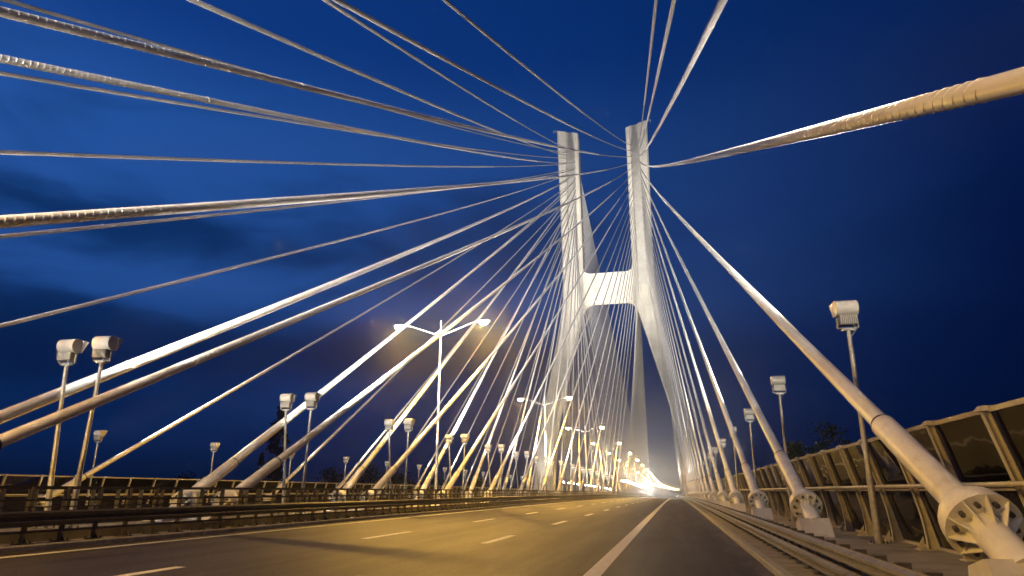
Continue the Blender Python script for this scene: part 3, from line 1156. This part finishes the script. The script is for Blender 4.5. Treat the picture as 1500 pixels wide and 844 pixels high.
# ------------------------------------------------------------------ heavy barriers along the median
def median_barrier(x0, sgn, label, ymax_posts):
    """sgn = direction of the traffic face"""
    root = thing('median_barrier', P(x0, 3, 0.39), label, 'crash barrier', 'steel crash barriers along the median')
    o0 = root.location.copy()
    zb_ = 0.39
    # main beam: boxed W section
    fx = x0 + sgn * 0.16
    prof_ = [(0, 0.40), (0.055, 0.43), (0.055, 0.51), (0.02, 0.545), (0.02, 0.585), (0.055, 0.62), (0.055, 0.70), (0, 0.74), (-0.10, 0.74), (-0.10, 0.40)]
    sec_ = [(fx + sgn * a_, zb_ + b_) for a_, b_ in prof_]
    y = -6.0
    while y < 260:
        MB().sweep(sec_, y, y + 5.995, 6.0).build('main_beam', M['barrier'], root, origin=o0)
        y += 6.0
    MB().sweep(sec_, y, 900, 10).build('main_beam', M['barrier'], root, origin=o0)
    for nm_, zc_, hh, dd in (('lower_rail', 0.275, 0.06, 0.06), ('middle_rail', 0.99, 0.055, 0.055), ('top_rail', 1.235, 0.075, 0.075), ('slim_rail', 0.83, 0.03, 0.03)):
        xx = x0 + sgn * (0.10 if nm_ != 'top_rail' else 0.0)
        if nm_ == 'top_rail':
            zc_ = 1.28
        s_ = [(xx - dd / 2, zb_ + zc_ - hh / 2), (xx - dd / 2, zb_ + zc_ + hh / 2), (xx + dd / 2, zb_ + zc_ + hh / 2), (xx + dd / 2, zb_ + zc_ - hh / 2)]
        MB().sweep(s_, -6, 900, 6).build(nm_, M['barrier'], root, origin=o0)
    pmsh = MB()
    pmsh.box((0, 0, 0.62), (0.012, 0.10, 1.24))
    pmsh.box((0.045, 0, 0.62), (0.012, 0.085, 1.24)).box((-0.045, 0, 0.62), (0.012, 0.085, 1.24))
    pmsh.tube([(-0.055, 0, 1.24), (0.055, 0, 1.24)], 0.05, 10)
    pmsh = pmsh.mesh('post', M['olive'])
    foot = MB()
    foot.box((sgn * 0.02, 0, 0.012), (0.34, 0.30, 0.024))
    for sx in (-1, 1):
        for sy in (-1, 1):
            foot.tube([(sx * 0.13, sy * 0.11, 0.02), (sx * 0.13, sy * 0.11, 0.075)], 0.02, 6)
    foot.prism([(sgn * 0.05, -0.006, 0.02), (sgn * 0.17, -0.006, 0.02), (sgn * 0.05, -0.006, 0.16)], (0, 0.012, 0))
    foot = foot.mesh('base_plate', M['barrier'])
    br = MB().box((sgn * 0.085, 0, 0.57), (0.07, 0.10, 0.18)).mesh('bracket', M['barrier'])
    y = 2.2
    far_p = MB()
    while y < 480:
        if y < ymax_posts:
            put(pmsh, 'post', root, P(x0, y, zb_) - o0)
            if y < 60:
                put(foot, 'base_plate', root, P(x0, y, zb_) - o0)
        else:
            far_p.box(P(x0, y, zb_ + 0.62) - o0, (0.10, 0.12, 1.24))
        y += 1.03
    q = far_p.build('post_row', M['olive'], root)
    q['kind'] = 'stuff'


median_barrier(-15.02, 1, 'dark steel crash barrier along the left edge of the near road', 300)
median_barrier(2 * XM + 15.02, -1, 'dark steel crash barrier behind the median poles, facing the far road', 150)

# ------------------------------------------------------------------ noise barriers
def noise_wall(sgn, label, yparts, ystart):
    """sgn=1: right edge; -1: mirrored at the far left edge"""
    def X(x):
        return x if sgn == 1 else 2 * XM - x
    WTOP = 0.38 if sgn == 1 else WD
    root = thing('noise_barrier', P(X(5.3), ystart, WTOP), label, 'noise barrier', 'transparent noise barriers')
    o0 = root.location.copy()
    zf = WTOP + 0.02
    # line of the panes: lower part steep, upper part leaning in over the walkway
    lo, mid, top = (5.37, zf + 0.06), (5.11, zf + 1.22), (4.82, zf + 2.36)
    bay = 2.40

    def pane_poly(p, q):
        return [(X(p[0]), p[1]), (X(q[0]), q[1]), (X(q[0] + 0.018), q[1] + 0.004), (X(p[0] + 0.018), p[1] + 0.004)]

    def post_mesh():
        # web with a curved foot and two flanges
        inner = [(5.13, zf), (5.13, zf + 0.30), (5.11, zf + 0.60), (5.065, zf + 0.90), (5.005, zf + 1.18), (4.72, zf + 2.36)]
        outer = [(4.80, zf + 2.38), (5.09, zf + 1.22), (5.35, zf)]
        mb_ = MB()
        poly_ = [(X(a_) - X(5.3), -0.008, b_ - WTOP) for a_, b_ in inner + outer]
        mb_.prism(poly_, (0, 0.016, 0))
        for k in range(len(inner) - 1):
            (xa_, za_), (xb_, zb2) = inner[k], inner[k + 1]
            mb_.prism([(X(xa_) - X(5.3), -0.05, za_ - WTOP), (X(xb_) - X(5.3), -0.05, zb2 - WTOP),
                       (X(xb_ - 0.014) - X(5.3), -0.05, zb2 - WTOP + 0.002), (X(xa_ - 0.014) - X(5.3), -0.05, za_ - WTOP + 0.002)], (0, 0.10, 0))
        for k in range(len(outer) - 1):
            (xa_, za_), (xb_, zb2) = outer[k], outer[k + 1]
            mb_.prism([(X(xa_) - X(5.3), -0.05, za_ - WTOP), (X(xb_) - X(5.3), -0.05, zb2 - WTOP),
                       (X(xb_ + 0.012) - X(5.3), -0.05, zb2 - WTOP), (X(xa_ + 0.012) - X(5.3), -0.05, za_ - WTOP)], (0, 0.10, 0))
        return mb_.mesh('post', M['post'])

    pmesh = post_mesh()
    cap_m = MB().prism([(X(4.63) - X(5.3), -0.09, zf + 2.37 - WTOP), (X(4.70) - X(5.3), -0.09, zf + 2.46 - WTOP), (X(4.88) - X(5.3), -0.09, zf + 2.46 - WTOP), (X(4.90) - X(5.3), -0.09, zf + 2.39 - WTOP)], (0, 0.18, 0)).mesh('post_cap', M['post'])
    base_m = MB().box((X(5.19) - X(5.3), 0, 0.032), (0.56, 0.34, 0.024)).prism([(X(5.07) - X(5.3), -0.006, 0.04), (X(4.90) - X(5.3), -0.006, 0.04), (X(5.07) - X(5.3), -0.006, 0.30)], (0, 0.012, 0)).mesh('post_base', M['post'])
    y = ystart
    rest_p, rest_g = MB(), MB()
    while y < 520:
        if y < yparts:
            put(pmesh, 'post', root, P(X(5.3), y, WTOP) - o0)
            if y < 90:
                put(cap_m, 'post_cap', root, P(X(5.3), y, WTOP) - o0)
            if y < 60 and sgn == 1:
                put(base_m, 'post_base', root, P(X(5.3), y, WTOP) - o0)
            MB().sweep(pane_poly(lo, (mid[0] + 0.005, mid[1] - 0.03)), y + 0.05, y + bay - 0.05, 3.0).build('pane', M['pane'], root, origin=o0)
            MB().sweep(pane_poly(mid, top), y + 0.05, y + bay - 0.05, 3.0).build('pane', M['pane'], root, origin=o0)
        else:
            c = P(X(5.15), y, zf + 0.6) - o0
            rest_p.box(c, (0.12, 0.15, 1.2))
            rest_p.box(P(X(4.98), y, zf + 1.8) - o0, (0.12, 0.15, 1.3), Matrix.Rotation(-sgn * radians(18), 3, 'Y'))
        y += bay
    rest_g.sweep(pane_poly(lo, mid), yparts, 520, 10).sweep(pane_poly(mid, top), yparts, 520, 10)
    g = rest_g.build('pane_run', M['pane'], root, origin=o0); g['kind'] = 'stuff'
    g = rest_p.build('post_row', M['post'], root); g['kind'] = 'stuff'
    tx, tz = top
    MB().sweep([(X(tx - 0.03), tz), (X(tx - 0.045), tz + 0.075), (X(tx + 0.035), tz + 0.085), (X(tx + 0.04), tz + 0.005)], ystart, 520, 2.4).build('top_rail', M['post'], root, origin=o0)
    MB().sweep([(X(mid[0] - 0.035), mid[1] - 0.022), (X(mid[0] - 0.045), mid[1] + 0.012), (X(mid[0] + 0.04), mid[1] + 0.012), (X(mid[0] + 0.05), mid[1] - 0.022)], ystart, 520, 2.4).build('middle_rail', M['post'], root, origin=o0)
    MB().sweep([(X(lo[0] - 0.05), zf - 0.02), (X(lo[0] - 0.05), zf + 0.06), (X(lo[0] + 0.05), zf + 0.06), (X(lo[0] + 0.05), zf - 0.02)], ystart, 520, 2.4).build('sill_rail', M['post'], root, origin=o0)
    # round handrail on brackets in front of the posts
    hx, hz = 4.81, zf + 1.29
    hs = [(X(hx) + 0.042 * cos(2 * pi * k / 12), hz + 0.042 * sin(2 * pi * k / 12)) for k in range(12)]
    MB().sweep(hs, ystart - 2, 520, 4.0).build('handrail', M['post'], root, smooth=True, origin=o0)
    sl = [(X(hx) + 0.047 * cos(2 * pi * k / 12), hz + 0.047 * sin(2 * pi * k / 12)) for k in range(12)]
    if sgn == 1:
        for q in range(0, 12):
            MB().sweep(sl, ystart + 0.9 + q * 6, ystart + 1.02 + q * 6, 1).build('rail_joint', M['post'], root, smooth=True, origin=o0)
    brm = MB().box((X(4.87) - X(5.3), 0, hz - WTOP), (0.16, 0.04, 0.03)).mesh('rail_bracket', M['post'])
    y = ystart
    while y < 80:
        put(brm, 'rail_bracket', root, P(X(5.3), y, WTOP) - o0)
        y += bay


noise_wall(1, 'transparent noise barrier with leaning posts along the right edge', 330, 4.6)
noise_wall(-1, 'distant noise barrier with leaning posts along the far left edge', 330, 18.0)

# ------------------------------------------------------------------ trees
def tree(loc, h, w, label, kind, group, seed):
    rnd = random.Random(seed)
    t = thing('poplar_tree' if kind == 'poplar' else 'broadleaf_tree', loc, label, 'tree', group)
    mb_ = MB().tube([(0, 0, 0), (0.1, 0, h * 0.4), (0.0, 0.1, h * 0.85)], [0.025 * h ** 0.9, 0.016 * h ** 0.9, 0.05], 8)
    for k in range(7):
        a_ = rnd.uniform(0, 2 * pi)
        z_ = h * rnd.uniform(0.25, 0.6)
        mb_.tube([(0, 0, z_), (cos(a_) * w * 0.28, sin(a_) * w * 0.28, z_ + h * 0.18)], [0.12, 0.03], 5)
    mb_.build('trunk', M['bark'], t)
    vs, fs = [], []
    clumps = []
    nc = 120 if kind == 'poplar' else 46
    for _ in range(nc):
        f = rnd.random()
        if kind == 'poplar':
            z_ = h * (0.10 + 0.88 * f)
            rmax = w / 2 * (1 - f) ** 0.55 * min(1, 0.45 + f * 3)
            cr = w * 0.13 * (1.15 - 0.7 * f)
        else:
            z_ = h * (0.28 + 0.66 * f)
            rmax = w / 2 * sqrt(max(0.02, 1 - (2 * f - 0.9) ** 2 * 0.95))
            cr = w * rnd.uniform(0.09, 0.16)
        a_ = rnd.uniform(0, 2 * pi)
        r_ = rmax * sqrt(rnd.random()) * 0.92
        clumps.append((cos(a_) * r_, sin(a_) * r_, z_, cr))
    ls = 0.34 if h > 18 else 0.3
    for (x_, y_, z_, cr) in clumps:
        for _ in range(62):
            g = Vector((rnd.gauss(0, 0.5), rnd.gauss(0, 0.5), rnd.gauss(0, 0.42))) * cr * 1.25
            c = Vector((x_, y_, z_)) + g
            n_ = Vector((rnd.uniform(-1, 1), rnd.uniform(-1, 1), rnd.uniform(-0.4, 1))).normalized()
            a2 = n_.orthogonal().normalized()
            b2 = n_.cross(a2)
            s_ = ls * rnd.uniform(0.6, 1.4)
            o_ = len(vs)
            vs += [c + a2 * s_, c + b2 * s_ * 0.6, c - a2 * s_, c - b2 * s_ * 0.6]
            fs.append((o_, o_ + 1, o_ + 2, o_ + 3))
    me = bpy.data.meshes.new('crown')
    me.from_pydata([tuple(v) for v in vs], [], fs)
    me.materials.append(M['leaf2' if kind == 'poplar' else 'leaf'])
    put(me, 'crown', t)


GZ = -17.0
tree((-101, 160, GZ), 41, 9.5, 'tall dark poplar rising behind the left stay cables', 'poplar', None, 1)
tree((-105.5, 160, GZ), 28.5, 4.0, 'slimmer poplar just left of the tall poplar', 'poplar', None, 2)
tl = [(-205, 178, 22, 14), (-190, 172, 21.5, 13), (-178, 180, 22.5, 15), (-228, 190, 22, 15), (-152, 190, 23.5, 13), (-128, 185, 22, 12),
      (-104, 196, 26, 13), (-95, 204, 27, 14), (-86, 200, 25.5, 13), (-76, 212, 24.5, 12), (-96, 235, 25, 14), (-66, 230, 23, 12), (-56, 260, 23, 13)]
for k, (x_, y_, h_, w_) in enumerate(tl):
    tree((x_, y_, GZ), h_, w_, 'dark round broadleaf tree, %s from the left in the low treeline' % ORD[1 + sorted(range(len(tl)), key=lambda q: tl[q][0] / tl[q][1]).index(k)], 'broad', 'trees beyond the left noise barrier', 10 + k)
tree((24.5, 118, GZ), 29.5, 11, 'dark broadleaf tree standing highest above the right noise barrier', 'broad', None, 41)
tree((19.8, 120, GZ), 27.0, 7, 'lower dark tree just left of the highest one behind the right noise barrier', 'broad', None, 42)
# far wood on the horizon, one mass
rnd = random.Random(5)
mb = MB()
vs, fs = [], []
for _ in range(9000):
    x_ = rnd.uniform(-1100, 700)
    y_ = 700 + rnd.uniform(0, 60) + abs(x_ + 100) * -0.25
    if -160 < x_ < 160:
        continue
    hh = 13 + 4 * sin(x_ * 0.031) + 3 * sin(x_ * 0.11 + 1.3)
    c = Vector((x_, y_, GZ + rnd.uniform(0, 1) ** 0.7 * hh))
    n_ = Vector((rnd.uniform(-1, 1), rnd.uniform(-1, 1), rnd.uniform(-1, 1))).normalized()
    a2 = n_.orthogonal().normalized(); b2 = n_.cross(a2)
    s_ = rnd.uniform(1.2, 2.6)
    o_ = len(vs)
    vs += [c + a2 * s_, c + b2 * s_, c - a2 * s_, c - b2 * s_]
    fs.append((o_, o_ + 1, o_ + 2, o_ + 3))
mb.add(vs, fs)
fw = mb.build('far_wood', M['leaf'])
fw['kind'] = 'stuff'

# ------------------------------------------------------------------ night haze over the bridge
if HAZE:
    mh = bpy.data.materials.new('night_haze')
    mh.use_nodes = True
    hn, hl = mh.node_tree.nodes, mh.node_tree.links
    hn.clear()
    ho = hn.new('ShaderNodeOutputMaterial')
    pv = hn.new('ShaderNodeVolumePrincipled')
    pv.inputs['Color'].default_value = (0.92, 0.94, 1.0, 1)
    pv.inputs['Density'].default_value = HAZE
    pv.inputs['Anisotropy'].default_value = 0.90
    hl.new(pv.outputs[0], ho.inputs['Volume'])
    hz = MB().box((-100, 500, 55), (12500, 12500, 146)).build('haze', mh)
    hz['kind'] = 'stuff'
